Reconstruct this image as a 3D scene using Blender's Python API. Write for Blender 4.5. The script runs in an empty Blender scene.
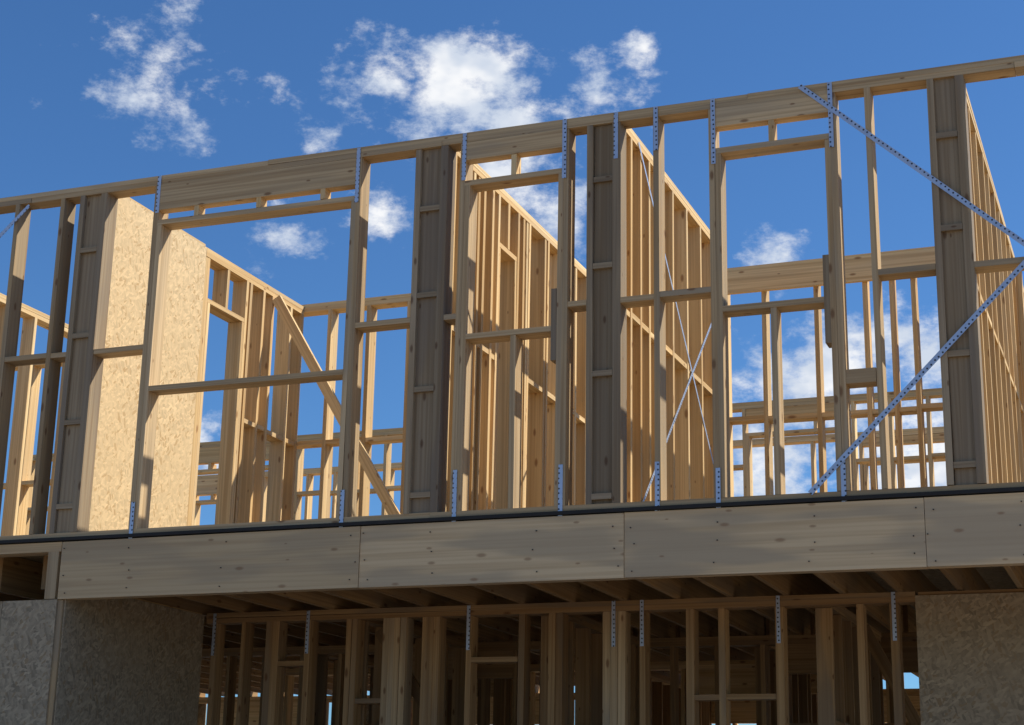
import bpy, math, random
from mathutils import Vector, Matrix
random.seed(7)
scene = bpy.context.scene
scene.view_settings.view_transform = 'Standard'
try: scene.view_settings.look = 'None'
except Exception: pass
scene.view_settings.exposure = 0

# ------------------------------------------------------------------ node helpers
def new_mat(name):
    m = bpy.data.materials.new(name); m.use_nodes = True
    nt = m.node_tree; b = nt.nodes['Principled BSDF']
    return m, nt, b
def val(nt, op, a, b=None, c=None, clamp=False):
    n = nt.nodes.new('ShaderNodeMath'); n.operation = op; n.use_clamp = clamp
    for i, s in enumerate((a, b, c)):
        if s is None: continue
        if isinstance(s, (int, float)): n.inputs[i].default_value = s
        else: nt.links.new(s, n.inputs[i])
    return n.outputs[0]
def mix(nt, fac, a, b, mode='MIX'):
    n = nt.nodes.new('ShaderNodeMix'); n.data_type = 'RGBA'; n.blend_type = mode
    for s, i in ((fac, 0), (a, 6), (b, 7)):
        if isinstance(s, (int, float)): n.inputs[i].default_value = s
        elif isinstance(s, tuple): n.inputs[i].default_value = (*s, 1)
        else: nt.links.new(s, n.inputs[i])
    return n.outputs[2]
def ramp(nt, fac, lo, hi, a=0.0, b=1.0):
    n = nt.nodes.new('ShaderNodeMapRange'); n.interpolation_type = 'SMOOTHSTEP'
    nt.links.new(fac, n.inputs[0])
    for i, v in enumerate((lo, hi, a, b)): n.inputs[i + 1].default_value = v
    return n.outputs[0]
def mapped(nt, vec, scale, rot=0.0):
    n = nt.nodes.new('ShaderNodeMapping'); n.inputs['Scale'].default_value = scale
    n.inputs['Rotation'].default_value = (0, 0, rot)
    nt.links.new(vec, n.inputs[0]); return n.outputs[0]
def noise(nt, vec, scale, detail=3, rough=.55, dim='3D'):
    n = nt.nodes.new('ShaderNodeTexNoise'); n.noise_dimensions = dim
    n.inputs['Scale'].default_value = scale
    n.inputs['Detail'].default_value = detail; n.inputs['Roughness'].default_value = rough
    nt.links.new(vec, n.inputs['Vector']); return n.outputs[0]
def voro(nt, vec, scale, rnd=1.0):
    n = nt.nodes.new('ShaderNodeTexVoronoi'); n.inputs['Scale'].default_value = scale; n.voronoi_dimensions = '2D'
    n.inputs['Randomness'].default_value = rnd
    nt.links.new(vec, n.inputs['Vector']); return n

def wood_mat(name, light, dark, grey, knot=.5, greyamt=.8, stain=.45, ga=1.0):
    m, nt, b = new_mat(name)
    uv = nt.nodes.new('ShaderNodeUVMap'); uv.uv_map = 'UVMap'; uv = uv.outputs[0]
    at = nt.nodes.new('ShaderNodeAttribute'); at.attribute_name = 'tint'
    sep = nt.nodes.new('ShaderNodeSeparateColor'); nt.links.new(at.outputs['Color'], sep.inputs[0])
    r, g, bl = sep.outputs[0], sep.outputs[1], sep.outputs[2]
    grain = noise(nt, mapped(nt, uv, (.7, 60, 1)), 1.0, 2, .5, '2D')
    band = noise(nt, mapped(nt, uv, (.45, 18, 1)), 1.0, 1, .5, '2D')
    blot = noise(nt, mapped(nt, uv, (.9, 6.0, 1)), 1.0, 2, .5, '2D')
    base = mix(nt, r, light, dark)
    late = (dark[0]*.62, dark[1]*.52, dark[2]*.42)
    c = mix(nt, ramp(nt, grain, .38, .68, 0, .42*ga), base, late)
    c = mix(nt, ramp(nt, band, .48, .70, 0, .38*ga), c, late)
    c = mix(nt, val(nt, 'MULTIPLY', ramp(nt, blot, .42, .62), val(nt, 'MULTIPLY_ADD', g, greyamt*.7, stain*.3)), c, grey)
    v = voro(nt, mapped(nt, uv, (3.1, 8, 1)), 1.0)
    cs = nt.nodes.new('ShaderNodeSeparateColor'); nt.links.new(v.outputs['Color'], cs.inputs[0])
    # knot radius varies from cell to cell
    k = ramp(nt, val(nt, 'DIVIDE', v.outputs['Distance'], val(nt, 'MULTIPLY_ADD', cs.outputs[1], 1.2, .35)), .035, .105, 1, 0)
    k = val(nt, 'MULTIPLY', k, val(nt, 'GREATER_THAN', cs.outputs[0], .52))
    c = mix(nt, val(nt, 'MULTIPLY', k, knot + .25), c, (dark[0]*.36, dark[1]*.23, dark[2]*.17))
    c = mix(nt, 1.0, c, mix(nt, bl, (.78, .76, .73), (1.08, 1.07, 1.05)), 'MULTIPLY')
    nt.links.new(c, b.inputs['Base Color']); b.inputs['Roughness'].default_value = .72
    b.inputs['Specular IOR Level'].default_value = .25
    return m

M_LUM = wood_mat('spruce_lumber', (.87, .65, .345), (.74, .50, .23), (.54, .41, .25), .5, .5)
M_GRY = wood_mat('shade_greyed_lumber', (.66, .49, .285), (.49, .355, .20), (.33, .275, .20))  # lumber greyed and darkened: shade of the front faces put into the colour
M_BEAM = wood_mat('beam_lumber', (.70, .53, .32), (.62, .465, .275), (.38, .305, .21), .3, .6, 1.3, .6)
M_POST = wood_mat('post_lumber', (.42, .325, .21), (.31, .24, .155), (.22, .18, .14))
M_DRK = wood_mat('shade_darkened_lumber', (.50, .325, .155), (.34, .21, .095), (.22, .165, .11))  # same lumber darkened, painting in the shade of the lower storey

def osb_mat(name, tone, dim):
    m, nt, b = new_mat(name)
    uv = nt.nodes.new('ShaderNodeUVMap'); uv.uv_map = 'UVMap'; uv = uv.outputs[0]
    wob = nt.nodes.new('ShaderNodeTexNoise'); wob.inputs['Scale'].default_value = 45; wob.noise_dimensions = '2D'
    nt.links.new(uv, wob.inputs['Vector'])
    add = nt.nodes.new('ShaderNodeVectorMath'); add.operation = 'MULTIPLY_ADD'
    nt.links.new(wob.outputs['Color'], add.inputs[0]); add.inputs[1].default_value = (.008, .008, 0); nt.links.new(uv, add.inputs[2])
    p = add.outputs[0]
    def g(v):
        s = nt.nodes.new('ShaderNodeSeparateColor'); nt.links.new(v.outputs['Color'], s.inputs[0]); return s.outputs[0]
    def layer(sx, sy, rot):
        n = nt.nodes.new('ShaderNodeMapping'); n.inputs['Rotation'].default_value = (0, 0, rot)
        nt.links.new(p, n.inputs[0])
        return voro(nt, mapped(nt, n.outputs[0], (sx, sy, 1)), 1.0)
    a = layer(20, 68, .35); d = layer(22, 64, -.8); e = layer(26, 52, 1.7)
    sel = val(nt, 'GREATER_THAN', g(e), .5)
    w = nt.nodes.new('ShaderNodeMix'); w.data_type = 'FLOAT'
    nt.links.new(sel, w.inputs[0]); nt.links.new(g(a), w.inputs[2]); nt.links.new(g(d), w.inputs[3])
    f = val(nt, 'ADD', val(nt, 'MULTIPLY', w.outputs[0], .65), val(nt, 'MULTIPLY', g(e), .35))
    c = mix(nt, f, tuple(x*dim for x in tone), tone)
    c = mix(nt, val(nt, 'MULTIPLY', ramp(nt, w.outputs[0], .90, .92), .75), c, (tone[0]*.5, tone[1]*.42, tone[2]*.32))
    c = mix(nt, ramp(nt, noise(nt, uv, 1.3, 3), .4, .7, 0, .4), c, tuple(x*.75 for x in tone))
    nt.links.new(c, b.inputs['Base Color']); b.inputs['Roughness'].default_value = .7
    b.inputs['Specular IOR Level'].default_value = .2
    return m
M_OSB = osb_mat('osb_board', (.84, .62, .345), .62)
M_OSBD = osb_mat('shaded_osb_board', (.47, .375, .25), .40)  # OSB with the dimness of the lower storey put into its colour

def strap_mat():
    m, nt, b = new_mat('galvanised_strap')
    uv = nt.nodes.new('ShaderNodeUVMap'); uv.uv_map = 'UVMap'; uv = uv.outputs[0]
    v = voro(nt, mapped(nt, uv, (30, 30, 1)), 1.0, .15)
    k = ramp(nt, v.outputs['Distance'], .16, .22, 1, 0)
    n = noise(nt, uv, 20, 2)
    c = mix(nt, n, (.32, .40, .54), (.55, .62, .74))
    c = mix(nt, k, c, (.05, .05, .06))
    nt.links.new(c, b.inputs['Base Color'])
    b.inputs['Metallic'].default_value = .4; b.inputs['Roughness'].default_value = .4
    return m
M_STR = strap_mat()
def flat(name, col, rough=.8):
    m, nt, b = new_mat(name)
    co = nt.nodes.new('ShaderNodeTexCoord').outputs['Object']
    n = noise(nt, co, 6, 4)
    nt.links.new(mix(nt, n, tuple(x*.7 for x in col), tuple(x*1.3 for x in col)), b.inputs['Base Color'])
    b.inputs['Roughness'].default_value = rough
    return m
M_MEM = flat('black_membrane', (.025, .024, .023), .95)
M_CONC = flat('concrete', (.38, .37, .35))
MATS = [M_LUM, M_GRY, M_BEAM, M_OSB, M_OSBD, M_STR, M_MEM, M_CONC, M_POST, M_DRK]
LUM, GRY, BEAM, OSB, OSBD, STR, MEM, CONC, POST, DRK = range(10)

# ------------------------------------------------------------------ mesh builder
class MB:
    def __init__(s, name): s.name = name; s.v = []; s.f = []; s.uv = []; s.c = []; s.m = []
    def ob(s, c, L, A, B, mat, jit=True):
        """box: centre c, half vectors L (long), A, B"""
        c = Vector(c); L = Vector(L); A = Vector(A); B = Vector(B)
        if L.cross(A).dot(B) < 0: B = -B
        if jit:
            j = min(.007, L.length*.007)
            c = c + A.normalized()*random.uniform(-.0014, .0014) + B.normalized()*random.uniform(-.0014, .0014)
            L = L + A.normalized()*random.uniform(-j, j)*.6 + B.normalized()*random.uniform(-j, j)*.6
        i0 = len(s.v)
        for sl in (-1, 1):
            for sa in (-1, 1):
                for sb in (-1, 1): s.v.append(c + sl*L + sa*A + sb*B)
        l, a, b = L.length, A.length, B.length
        ou, ov = random.uniform(0, 60), random.uniform(0, 60)
        t = (random.random(), random.random(), random.random(), 1)
        idx = lambda sl, sa, sb: i0 + (4 if sl > 0 else 0) + (2 if sa > 0 else 0) + (1 if sb > 0 else 0)
        fs = [([(-1,-1,-1),(-1,-1,1),(-1,1,1),(-1,1,-1)], 'L'), ([(1,-1,-1),(1,1,-1),(1,1,1),(1,-1,1)], 'L'),
              ([(-1,-1,-1),(1,-1,-1),(1,-1,1),(-1,-1,1)], 'A'), ([(-1,1,-1),(-1,1,1),(1,1,1),(1,1,-1)], 'A'),
              ([(-1,-1,-1),(-1,1,-1),(1,1,-1),(1,-1,-1)], 'B'), ([(-1,-1,1),(1,-1,1),(1,1,1),(-1,1,1)], 'B')]
        for k, (q, ax) in enumerate(fs):
            s.f.append([idx(*p) for p in q]); s.m.append(mat)
            for p in q:
                if ax == 'L': s.uv.append((ou + p[1]*a*.2, ov + p[2]*b))
                elif ax == 'A': s.uv.append((ou + p[0]*l, ov + p[2]*b + k*.7))
                else: s.uv.append((ou + p[0]*l, ov + p[1]*a + k*.7))
                s.c.append(t)
    def box(s, x0, x1, y0, y1, z0, z1, mat=LUM, jit=True):
        d = [(x1-x0)/2, (y1-y0)/2, (z1-z0)/2]
        c = ((x0+x1)/2, (y0+y1)/2, (z0+z1)/2)
        ax = [Vector((d[0],0,0)), Vector((0,d[1],0)), Vector((0,0,d[2]))]
        o = sorted(range(3), key=lambda i: -abs(d[i]))
        s.ob(c, ax[o[0]], ax[o[1]], ax[o[2]], mat, jit)
    def bar(s, p, q, w, t, n, mat):
        p = Vector(p); q = Vector(q); n = Vector(n).normalized(); L = (q-p)/2
        A = L.cross(n).normalized()*w/2; n = A.cross(L).normalized()
        s.ob((p+q)/2, L, A, n*t/2, mat, False)
    def make(s, parent):
        me = bpy.data.meshes.new(s.name); me.from_pydata(s.v, [], s.f)
        me.uv_layers.new(name='UVMap'); me.color_attributes.new('tint', 'FLOAT_COLOR', 'CORNER')
        me.uv_layers['UVMap'].data.foreach_set('uv', [x for t in s.uv for x in t])
        me.color_attributes['tint'].data.foreach_set('color', [x for t in s.c for x in t])
        for m in MATS: me.materials.append(m)
        me.polygons.foreach_set('material_index', s.m); me.update()
        o = bpy.data.objects.new(s.name, me); scene.collection.objects.link(o); o.parent = parent
        return o

def wall(mb, axis, s0, s1, t0, t1, z0, z1, sp=.406, ops=(), blocks=(), mat=LUM, extra=(), auto=True):
    """stud wall. ops: (a,b,sill,head,header_h)  extra: centres of extra studs"""
    def B(a, b, za, zb, ta=t0, tb=t1, m=mat):
        if axis == 'x': mb.box(a, b, ta, tb, za, zb, m)
        else: mb.box(ta, tb, a, b, za, zb, m)
    zb, zt = z0+.038, z1-.077
    B(s0, s1, z1-.038, z1); B(s0, s1, z1-.0765, z1-.0385)
    cuts = sorted([(a, b) for a, b, si, h, hh in ops if si is None]); c = s0
    for a, b in cuts: B(c, a-.08, z0, zb); c = b+.08
    B(c, s1, z0, zb)
    full = []
    def stud(a, b): B(a, b, zb+.0005, zt); full.append((a, b))
    for a, b, si, h, hh in ops:
        stud(a-.076, a-.0385)
        B(a-.038, a, zb+.0005, h); stud(b+.0385, b+.076); B(b, b+.038, zb+.0005, h)
        full.append((a-.038, a)); full.append((b, b+.038)); full.append((a, b))
        B(a-.038, b+.038, h+.0005, h+.038)
        if hh > 0: B(a-.038, b+.038, zt-hh, zt-.0005, t0+.004, t0+.09)
        zc = zt-hh-.0005
        n = max(1, round((b-a)/.5))
        for i in range(n):
            x = a + (b-a)*(i+.5)/n
            if zc-h > .07: B(x-.019, x+.019, h+.0385, zc)
        if si is not None:
            B(a-.0, b+.0, si-.038, si)
            for i in range(1, max(2, round((b-a)/.45))):
                x = a + (b-a)*i/max(2, round((b-a)/.45)); B(x-.019, x+.019, zb+.0005, si-.0385)
    def hit(a, b): return any(a < q+.004 and b > p-.004 for p, q in full)
    for x in extra:
        if not hit(x-.019, x+.019): stud(x-.019, x+.019)
    if auto:
        stud(s0, s0+.038); stud(s1-.038, s1)
        x = s0+sp
        while x < s1-.06:
            xx = x+random.uniform(-.008, .008)
            if not hit(xx-.019, xx+.019): stud(xx-.019, xx+.019)
            x += sp
    fs = sorted(full)
    for z in blocks:
        for (a, b), (c, d) in zip(fs, fs[1:]):
            if c-b > .06 and c-b < 1.1:
                dz = random.uniform(-.014, .014)
                B(b+.0005, c-.0005, z-.019+dz, z+.019+dz, t0+.004, t1-.004)

house = bpy.data.objects.new('timber_frame_house', None); scene.collection.objects.link(house)
F, T = 3.60, 6.345    # upper floor level, upper wall top

# ------------------------------------------------------------------ upper front wall
fw = MB('upper_front_wall')
fw_ops = [(-6.785, -5.20, 4.69, 5.945, 0), (-4.28, -3.625, 4.86, 5.945, 0), (-2.49, -1.80, 4.885, 5.945, 0)]
def B(*a): fw.box(*a)
y0, y1 = 0.0, .14
zb, zt = F+.038, T-.077
for a, b in ((-13, -9.3), (-9.3, -5.9), (-5.9, -2.3), (-2.3, 3.0)):
    B(a, b-.002, y0, y1, T-.038, T, GRY)
for a, b in ((-13, -8.0), (-8.0, -4.5), (-4.5, -.6), (-.6, 3.0)):
    B(a, b-.002, y0, y1, T-.0765, T-.0385, GRY)
    B(a, b-.002, y0, y1, F+.001, zb, GRY)
full = []
def S(c, w=.038, m=GRY, d=0):
    B(c-w/2, c+w/2, y0, y1, zb+.0005, zt, m); full.append((c-w/2, c+w/2))
for c in (-12.6, -12.2, -11.8, -11.4, -11, -10.6, -10.2, -9.4, -8.95, -8.53, -8.12, -7.70, -2.93, -1.515, -.40, .0, .4, .8, 1.2, 1.6, 2.0, 2.4, 2.8): S(c)
for (a, b, si, h, _), hz in zip(fw_ops, (6.065, 6.135, 6.135)):
    for c in (a-.0575, b+.0575): S(c)
    B(a-.038, a, y0, y1, zb+.0005, h-.0005, GRY); B(b, b+.038, y0, y1, zb+.0005, h-.0005, GRY)
    full += [(a-.0765, a), (b, b+.0765), (a, b)]
    B(a-.038, b+.038, y0, y1, h, h+.038, GRY)
    B(a-.038, b+.038, y0-.004, y0+.085, hz, zt-.0005, GRY)
    n = 3 if b-a > 1 else 1
    for i in range(n):
        xx = a+(b-a)*(i+.5)/n + (.03 if n == 3 else 0)
        B(xx-.019, xx+.019, y0, y1-.05, h+.0385, hz-.0005, LUM)
    B(a, b, y0, y1, si-.038, si, GRY)
B(-3.95, -3.912, y0+.003, y1, zb+.0005, 4.8215, GRY)
B(-2.18, -2.142, y0+.003, y1, zb+.0005, 4.8465, GRY)
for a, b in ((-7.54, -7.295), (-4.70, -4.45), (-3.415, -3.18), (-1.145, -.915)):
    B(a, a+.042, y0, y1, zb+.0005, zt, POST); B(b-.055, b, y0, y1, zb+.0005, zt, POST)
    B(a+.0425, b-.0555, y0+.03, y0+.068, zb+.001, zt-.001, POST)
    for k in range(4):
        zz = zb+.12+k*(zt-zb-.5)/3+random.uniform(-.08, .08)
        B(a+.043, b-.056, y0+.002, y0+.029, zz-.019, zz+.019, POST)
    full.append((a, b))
fs = sorted(full)
for (a, b), (c, d) in zip(fs, fs[1:]):
    if .06 < c-b < .75 and not (-1.76 < b < -1.70): 
        dz = random.uniform(-.01, .01)
        B(b+.0005, c-.0005, y0+.003, y1-.003, 4.985+dz, 5.023+dz, GRY)
B(-1.723, -1.535, y0+.003, y1-.01, 4.31, 4.40, GRY)
# sistered scabs beside trimmers
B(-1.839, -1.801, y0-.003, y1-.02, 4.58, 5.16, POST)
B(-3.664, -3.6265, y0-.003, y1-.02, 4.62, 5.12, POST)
fw.bar((-8.6, -.02, 5.7), (-8.0, -.02, 6.24), .03, .002, (0, 1, 0), STR)
fw.make(house)

# ------------------------------------------------------------------ straps
st = MB('metal_straps')
def vstrap(x, za, zbm, y=-.006, w=.030):
    st.box(x-w/2, x+w/2, y-.0012, y, za, zbm, STR, False)
for x in (-6.83, -5.155, -4.325, -3.58, -2.93, -2.535, -1.755):
    vstrap(x, 6.05 - random.uniform(0, .2), T-.005)
    vstrap(x, F-.06, F+.2+random.uniform(0, .12))
vstrap(-3.21, 6.0, T-.005)
st.bar((-1.95, -.010, 6.34), (.72, -.010, 3.86), .034, .0015, (0, 1, 0), STR)
st.bar((-1.96, -.013, 3.63), (.75, -.013, 6.34), .034, .0015, (0, 1, 0), STR)
st.bar((-3.187, .45, 6.30), (-3.187, 2.72, 4.12), .025, .0015, (1, 0, 0), STR)
st.bar((-3.184, .40, 3.62), (-3.184, 2.72, 5.83), .025, .0015, (1, 0, 0), STR)
st.make(house)

# ------------------------------------------------------------------ upper partitions
pa = MB('upper_partition_walls')
wall(pa, 'y', .142, 1.45, -7.44, -7.312, F, T, .406)
wall(pa, 'y', 1.452, 3.198, -7.44, -7.30, F, T-.03, .38, ops=[(1.56, 2.10, None, 5.85, 0)], blocks=(4.99,), extra=(2.45, 2.62))
wall(pa, 'x', -7.44, -4.605, 3.20, 3.34, F, T, .406, blocks=(4.99,), ops=[(-6.1, -5.4, 4.6, 5.95, .1)])
wall(pa, 'y', .142, 3.1, -4.60, -4.46, F, T, .38, ops=[(1.06, 1.36, None, 5.86, 0)], blocks=(4.99,), extra=(.35, .62, .72, 1.55, 1.62, 2.1, 2.5))
wall(pa, 'y', .142, 2.75, -3.345, -3.195, F, T, .40, blocks=(4.99,), extra=(.30, .74))
wall(pa, 'y', .142, 5.0, -1.085, -.935, F, T, .40, blocks=(4.99,))
wall(pa, 'x', -3.34, -1.09, 3.40, 3.54, F, T, .406, blocks=(4.99,), extra=(-2.98, -1.9))
pa.box(-3.34, -1.09, 3.36, 3.398, T-.25, T-.02, LUM)
wall(pa, 'x', -13, -9.6, 4.0, 4.14, F, T, .406, blocks=(4.99,))
wall(pa, 'y', .142, 4.0, -10.0, -9.86, F, T, .406)
wall(pa, 'y', 6.0, 7.99, -5.4, -5.28, F, T, .406, blocks=(4.9,))
wall(pa, 'x', -.93, 3, 3.9, 4.04, F, T, .406, blocks=(4.99,))
pa.bar((-7.27, 2.62, 6.22), (-5.68, 2.62, 3.64), .089, .038, (0, 1, 0), LUM)
pa.make(house)
sh = MB('osb_sheathing')
sh.box(-7.311, -7.299, .145, .86, F+.01, T-.02, OSB, False)
sh.box(-7.311, -7.299, .864, 1.45, F+.01, T-.03, OSB, False)
sh.make(house)
rw = MB('upper_rear_walls')
wall(rw, 'x', -14, 3, 8.0, 8.14, F, T, .406, ops=[(-11.5, -10.3, 4.5, 5.95, .2), (-8.4, -7.3, 4.5, 5.95, .2), (-4.2, -3.2, 4.5, 5.95, .1)], blocks=(4.9, 5.6))
wall(rw, 'x', -14, 3, 9.8, 9.94, F, T, .406, ops=[(-12.5, -11.5, 4.5, 5.95, .2), (-7.4, -6.3, 4.5, 5.95, .1), (-3.2, -2.2, 4.5, 5.95, .1)], blocks=(5.0,))
rw.make(house)

# ------------------------------------------------------------------ floor structure
fl = MB('floor_beam')
xx = [-7.40, -5.0, -3.146, -1.28, 3.0]
for a, b in zip(xx, xx[1:]):
    fl.box(a, b-.003, -.015, .075, 3.155, 3.568, BEAM, True)
fl.box(-13, 3.0, -.028, .2, 3.576, 3.599, MEM, False)
fl.box(-13, -7.41, -.012, .12, 3.50, 3.57, GRY)
fl.box(-7.52, -7.43, -.008, .08, 3.158, 3.499, GRY)
fl.make(house)
nl = MB('nail_heads')
for a, b in zip(xx, xx[1:]):
    for e in (a+.04, b-.05, a+random.uniform(.5, .9), a+random.uniform(1.0, 1.5)):
        for k in range(3):
            z = 3.21+.14*k+random.uniform(-.03, .03); x = e+random.uniform(-.03, .03)
            nl.box(x-.0035, x+.0035, -.024, -.0175, z-.0035, z+.0035, MEM, False)
nl.make(house)
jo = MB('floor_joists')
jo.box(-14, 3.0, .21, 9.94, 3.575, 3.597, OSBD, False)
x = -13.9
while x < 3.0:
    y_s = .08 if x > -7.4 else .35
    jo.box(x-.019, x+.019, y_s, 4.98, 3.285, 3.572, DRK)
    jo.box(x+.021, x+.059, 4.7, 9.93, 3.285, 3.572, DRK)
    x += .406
jo.make(house)

# ------------------------------------------------------------------ lower storey
lw = MB('lower_walls')
G = .15; LT = 3.283
Y = 1.90
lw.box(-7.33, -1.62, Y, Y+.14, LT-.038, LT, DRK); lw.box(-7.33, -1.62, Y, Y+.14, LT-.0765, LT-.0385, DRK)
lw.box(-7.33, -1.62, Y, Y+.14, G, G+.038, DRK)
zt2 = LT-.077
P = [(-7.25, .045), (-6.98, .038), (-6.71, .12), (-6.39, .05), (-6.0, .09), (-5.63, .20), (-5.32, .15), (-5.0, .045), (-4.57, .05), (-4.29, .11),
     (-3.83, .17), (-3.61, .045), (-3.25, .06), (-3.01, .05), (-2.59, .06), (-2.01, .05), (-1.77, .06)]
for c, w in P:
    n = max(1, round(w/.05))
    mm = GRY if w in (.20, .17) else DRK  # lighter lumber on the two widest posts paints them as lit
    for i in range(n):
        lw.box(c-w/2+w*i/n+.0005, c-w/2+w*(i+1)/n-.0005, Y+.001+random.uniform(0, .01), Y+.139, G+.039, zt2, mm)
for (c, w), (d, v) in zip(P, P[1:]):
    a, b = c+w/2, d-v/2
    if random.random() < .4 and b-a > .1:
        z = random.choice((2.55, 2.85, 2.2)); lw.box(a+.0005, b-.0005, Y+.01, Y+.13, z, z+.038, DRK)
lw.box(-7.48, -7.362, .0, .14, G, 3.15, GRY)
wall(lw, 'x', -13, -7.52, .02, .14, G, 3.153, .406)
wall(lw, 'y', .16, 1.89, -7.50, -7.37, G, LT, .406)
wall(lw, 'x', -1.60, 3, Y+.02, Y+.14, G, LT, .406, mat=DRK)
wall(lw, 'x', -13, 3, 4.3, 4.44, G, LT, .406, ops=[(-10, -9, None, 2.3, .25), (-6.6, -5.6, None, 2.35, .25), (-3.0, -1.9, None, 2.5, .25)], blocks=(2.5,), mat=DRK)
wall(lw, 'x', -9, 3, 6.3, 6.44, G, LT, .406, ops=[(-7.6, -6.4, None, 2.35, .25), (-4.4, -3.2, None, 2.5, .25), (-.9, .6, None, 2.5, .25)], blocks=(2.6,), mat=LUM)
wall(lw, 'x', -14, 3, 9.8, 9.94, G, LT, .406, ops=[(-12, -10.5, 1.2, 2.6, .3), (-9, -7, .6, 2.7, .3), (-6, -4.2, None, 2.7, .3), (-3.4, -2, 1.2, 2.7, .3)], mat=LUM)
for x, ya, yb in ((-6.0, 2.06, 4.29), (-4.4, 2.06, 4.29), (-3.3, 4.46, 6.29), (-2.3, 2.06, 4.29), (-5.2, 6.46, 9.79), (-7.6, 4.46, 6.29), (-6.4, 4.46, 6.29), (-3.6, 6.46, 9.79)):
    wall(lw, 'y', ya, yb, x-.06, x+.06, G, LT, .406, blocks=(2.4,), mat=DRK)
# temporary rake braces between the lower partitions
lw.bar((-5.9, 2.2, 3.15), (-4.6, 2.2, 1.3), .089, .038, (0, 1, 0), DRK)
lw.bar((-2.2, 3.2, 3.2), (-1.2, 3.2, 1.2), .089, .038, (0, 1, 0), DRK)
lw.make(house)
lsw = MB('lower_sheathing')
lsw.box(-10.3, -9.1, -.012, 0, .2, 3.152, OSBD, False)
lsw.box(-9.095, -7.88, -.012, 0, .2, 3.152, OSBD, False)
lsw.box(-7.875, -7.405, -.012, 0, .2, 3.152, OSBD, False)
lsw.box(-7.358, -7.346, .015, 1.10, .2, 3.27, OSBD, False)
lsw.box(-7.358, -7.346, 1.105, 1.89, .2, 3.27, OSBD, False)
for a, b in ((-1.62, -.402), (-.398, .82), (.824, 2.04)):
    lsw.box(a, b, Y, Y+.012, .2, LT-.03, OSBD, False)
for a, b in ((-14, -12.2), (-10.3, -9.1), (-6.9, -6.1), (-4.1, -3.5), (-1.2, 3)):
    lsw.box(a, b, 9.945, 9.957, .2, LT, OSBD, False)
lsw.make(house)
ls = MB('post_straps')
for c in (-6.39, -5.0, -3.83, -3.61, -2.59, -1.77, -7.25):
    ls.box(c-.014, c+.014, Y-.006, Y-.0045, LT-.34, LT+.0, STR, False)
ls.make(house)
sl = MB('foundation_slab'); sl.box(-14, 3, -.05, 9.95, -.2, .146, CONC, False); sl.make(house)
sb = MB('lumber_stack')
for k in range(9):
    z = .2+k*.3
    for j in range(3):
        sb.box(-2.6+random.uniform(-.1, .1), 1.6+random.uniform(-.2, .2), 7.2+j*.16, 7.34+j*.16, z+.1, z+.138, LUM)
    for xq in (-2.2, -.6, 1.1): sb.box(xq, xq+.09, 7.15, 7.75, z-.16 if k else .147, z+.099, LUM)
stack = sb.make(None)

# ------------------------------------------------------------------ ground
gm, nt, b = new_mat('dirt_ground')
co = nt.nodes.new('ShaderNodeTexCoord').outputs['Object']
n1 = noise(nt, co, .35, 4, .6); n2 = noise(nt, co, 9, 3, .6)
c = mix(nt, n1, (.32, .235, .15), (.50, .385, .265)); c = mix(nt, ramp(nt, n2, .35, .7, 0, .4), c, (.22, .165, .11))
nt.links.new(c, b.inputs['Base Color']); b.inputs['Roughness'].default_value = .95
me = bpy.data.meshes.new('ground')
N = 60; vs = []; R = 900
def gr(i): 
    t = (i/(N/2)-1); return math.copysign(abs(t)**2.2, t)*R
for j in range(N+1):
    for i in range(N+1):
        X, Yy = gr(i), gr(j)
        d = math.hypot(X+5, Yy-5)
        vs.append((X, Yy, (random.uniform(-.05, .03) if d > 12 else -.02) + (math.sin(X*.01)*math.cos(Yy*.013)*1.5 if d > 90 else 0)))
me.from_pydata(vs, [], [(j*(N+1)+i, j*(N+1)+i+1, (j+1)*(N+1)+i+1, (j+1)*(N+1)+i) for j in range(N) for i in range(N)])
me.materials.append(gm); go = bpy.data.objects.new('ground', me); scene.collection.objects.link(go)

# ------------------------------------------------------------------ light
sd = Vector((.66, .37, .655)).normalized()
L = bpy.data.lights.new('sun', 'SUN'); L.energy = 5.0; L.angle = math.radians(.5); L.color = (1, .94, .83)
lo = bpy.data.objects.new('sun', L); scene.collection.objects.link(lo)
lo.rotation_euler = sd.to_track_quat('Z', 'Y').to_euler()
w = bpy.data.worlds.new('World'); scene.world = w; w.use_nodes = True
try:
    w.cycles.sampling_method = 'MANUAL'; w.cycles.sample_map_resolution = 256
except Exception: pass
nt = w.node_tree; bg = nt.nodes['Background']; bg.inputs[1].default_value = .12
sky = nt.nodes.new('ShaderNodeTexSky'); sky.sky_type = 'NISHITA'; sky.sun_disc = False
sky.sun_elevation = math.asin(sd.z); sky.sun_rotation = math.atan2(sd.x, sd.y)
sky.altitude = 300; sky.air_density = 1.0; sky.dust_density = .3; sky.ozone_density = 2.0
dirv = nt.nodes.new('ShaderNodeTexCoord').outputs['Generated']
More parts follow.
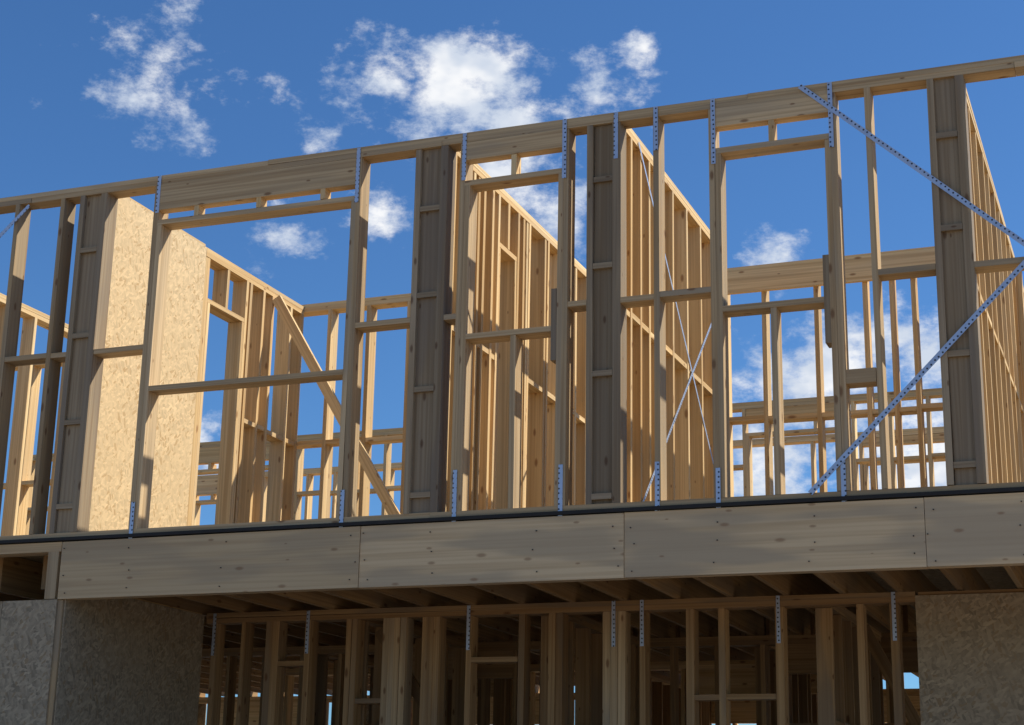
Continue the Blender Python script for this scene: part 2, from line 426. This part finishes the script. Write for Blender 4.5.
clouds = [(-.5411, .7733, .4301, .040, .55), (-.500, .790, .428, .020, .5), (-.4126, .8231, .4326, .028, .8), (-.3629, .8441, .4279, .044, 1.2), (-.2905, .8730, .4265, .028, .8), (-.2659, .8747, .4529, .015, .65),
          (-.4410, .8200, .4000, .020, .45), (-.3350, .8550, .4120, .030, .8),
          (-.4192, .8441, .3548, .020, .85), (-.3497, .8623, .3850, .040, .75), (-.4676, .8288, .3423, .024, .55), (-.3186, .8830, .3569, .024, .6),
          (-.2007, .9366, .3334, .020, .55), (-.1814, .9649, .2647, .050, 1.1), (-.1190, .9856, .2775, .045, 1.0), (-.1187, 1.0049, .2142, .07, 1.0),
          (-.5202, .8468, .2146, .022, .7), (-.2749, .9435, .2139, .03, .7), (-.2137, .9681, .2122, .04, .9), (.5, .8, .4, .15, 1), (.9, -.3, .4, .2, 1), (-.6, -.7, .45, .2, 1), (.1, -.9, .6, .2, 1)]
wn = nt.nodes.new('ShaderNodeTexNoise'); wn.inputs['Scale'].default_value = 26; wn.inputs['Detail'].default_value = 3
nt.links.new(dirv, wn.inputs['Vector'])
wp = nt.nodes.new('ShaderNodeVectorMath'); wp.operation = 'MULTIPLY_ADD'
nt.links.new(wn.outputs['Color'], wp.inputs[0]); wp.inputs[1].default_value = (.045, .045, .045)
sub = nt.nodes.new('ShaderNodeVectorMath'); sub.operation = 'SUBTRACT'; nt.links.new(dirv, sub.inputs[0]); sub.inputs[1].default_value = (.0225,)*3
nt.links.new(sub.outputs[0], wp.inputs[2])
sc = nt.nodes.new('ShaderNodeVectorMath'); sc.operation = 'MULTIPLY'; nt.links.new(wp.outputs[0], sc.inputs[0]); sc.inputs[1].default_value = (1, 1, 1.4)
m_ = None
for a, d, h, r, s in clouds:
    v = Vector((a, d, h)).normalized(); v.z *= 1.4
    dn = nt.nodes.new('ShaderNodeVectorMath'); dn.operation = 'DISTANCE'
    nt.links.new(sc.outputs[0], dn.inputs[0]); dn.inputs[1].default_value = v
    o = val(nt, 'MULTIPLY_ADD', dn.outputs['Value'], -s/(r*1.25), s)
    m_ = o if m_ is None else val(nt, 'MAXIMUM', m_, o)
m_ = val(nt, 'MAXIMUM', m_, -.6)
cn = noise(nt, mapped(nt, dirv, (1, 1, 1.6)), 32, 8, .66)
cb = noise(nt, mapped(nt, dirv, (1, 1, 1.7)), 22, 3, .6)
dens = val(nt, 'ADD', val(nt, 'MULTIPLY', m_, .8), val(nt, 'MULTIPLY', val(nt, 'SUBTRACT', cn, .5), 2.0))
dens = ramp(nt, dens, .05, .72)
ccol = mix(nt, ramp(nt, cb, .38, .62), (5.3, 5.9, 6.9), (7.9, 8.0, 8.2))
skyc = mix(nt, 1.0, sky.outputs[0], (.44, .74, 1.06), 'MULTIPLY')
nt.links.new(mix(nt, dens, skyc, ccol), bg.inputs[0])

# ------------------------------------------------------------------ camera
cd = bpy.data.cameras.new('camera'); co_ = bpy.data.objects.new('camera', cd); scene.collection.objects.link(co_)
cd.sensor_width = 36; cd.lens = 58.67; cd.clip_end = 3000; cd.clip_start = .05
R3 = Matrix(((.9322, .0809, .3526), (.3611, -.2597, -.8956), (.0191, .9622, -.2713))).to_quaternion().to_matrix()
co_.matrix_world = Matrix.Translation((0, -10, 1.6)) @ R3.to_4x4()
scene.camera = co_
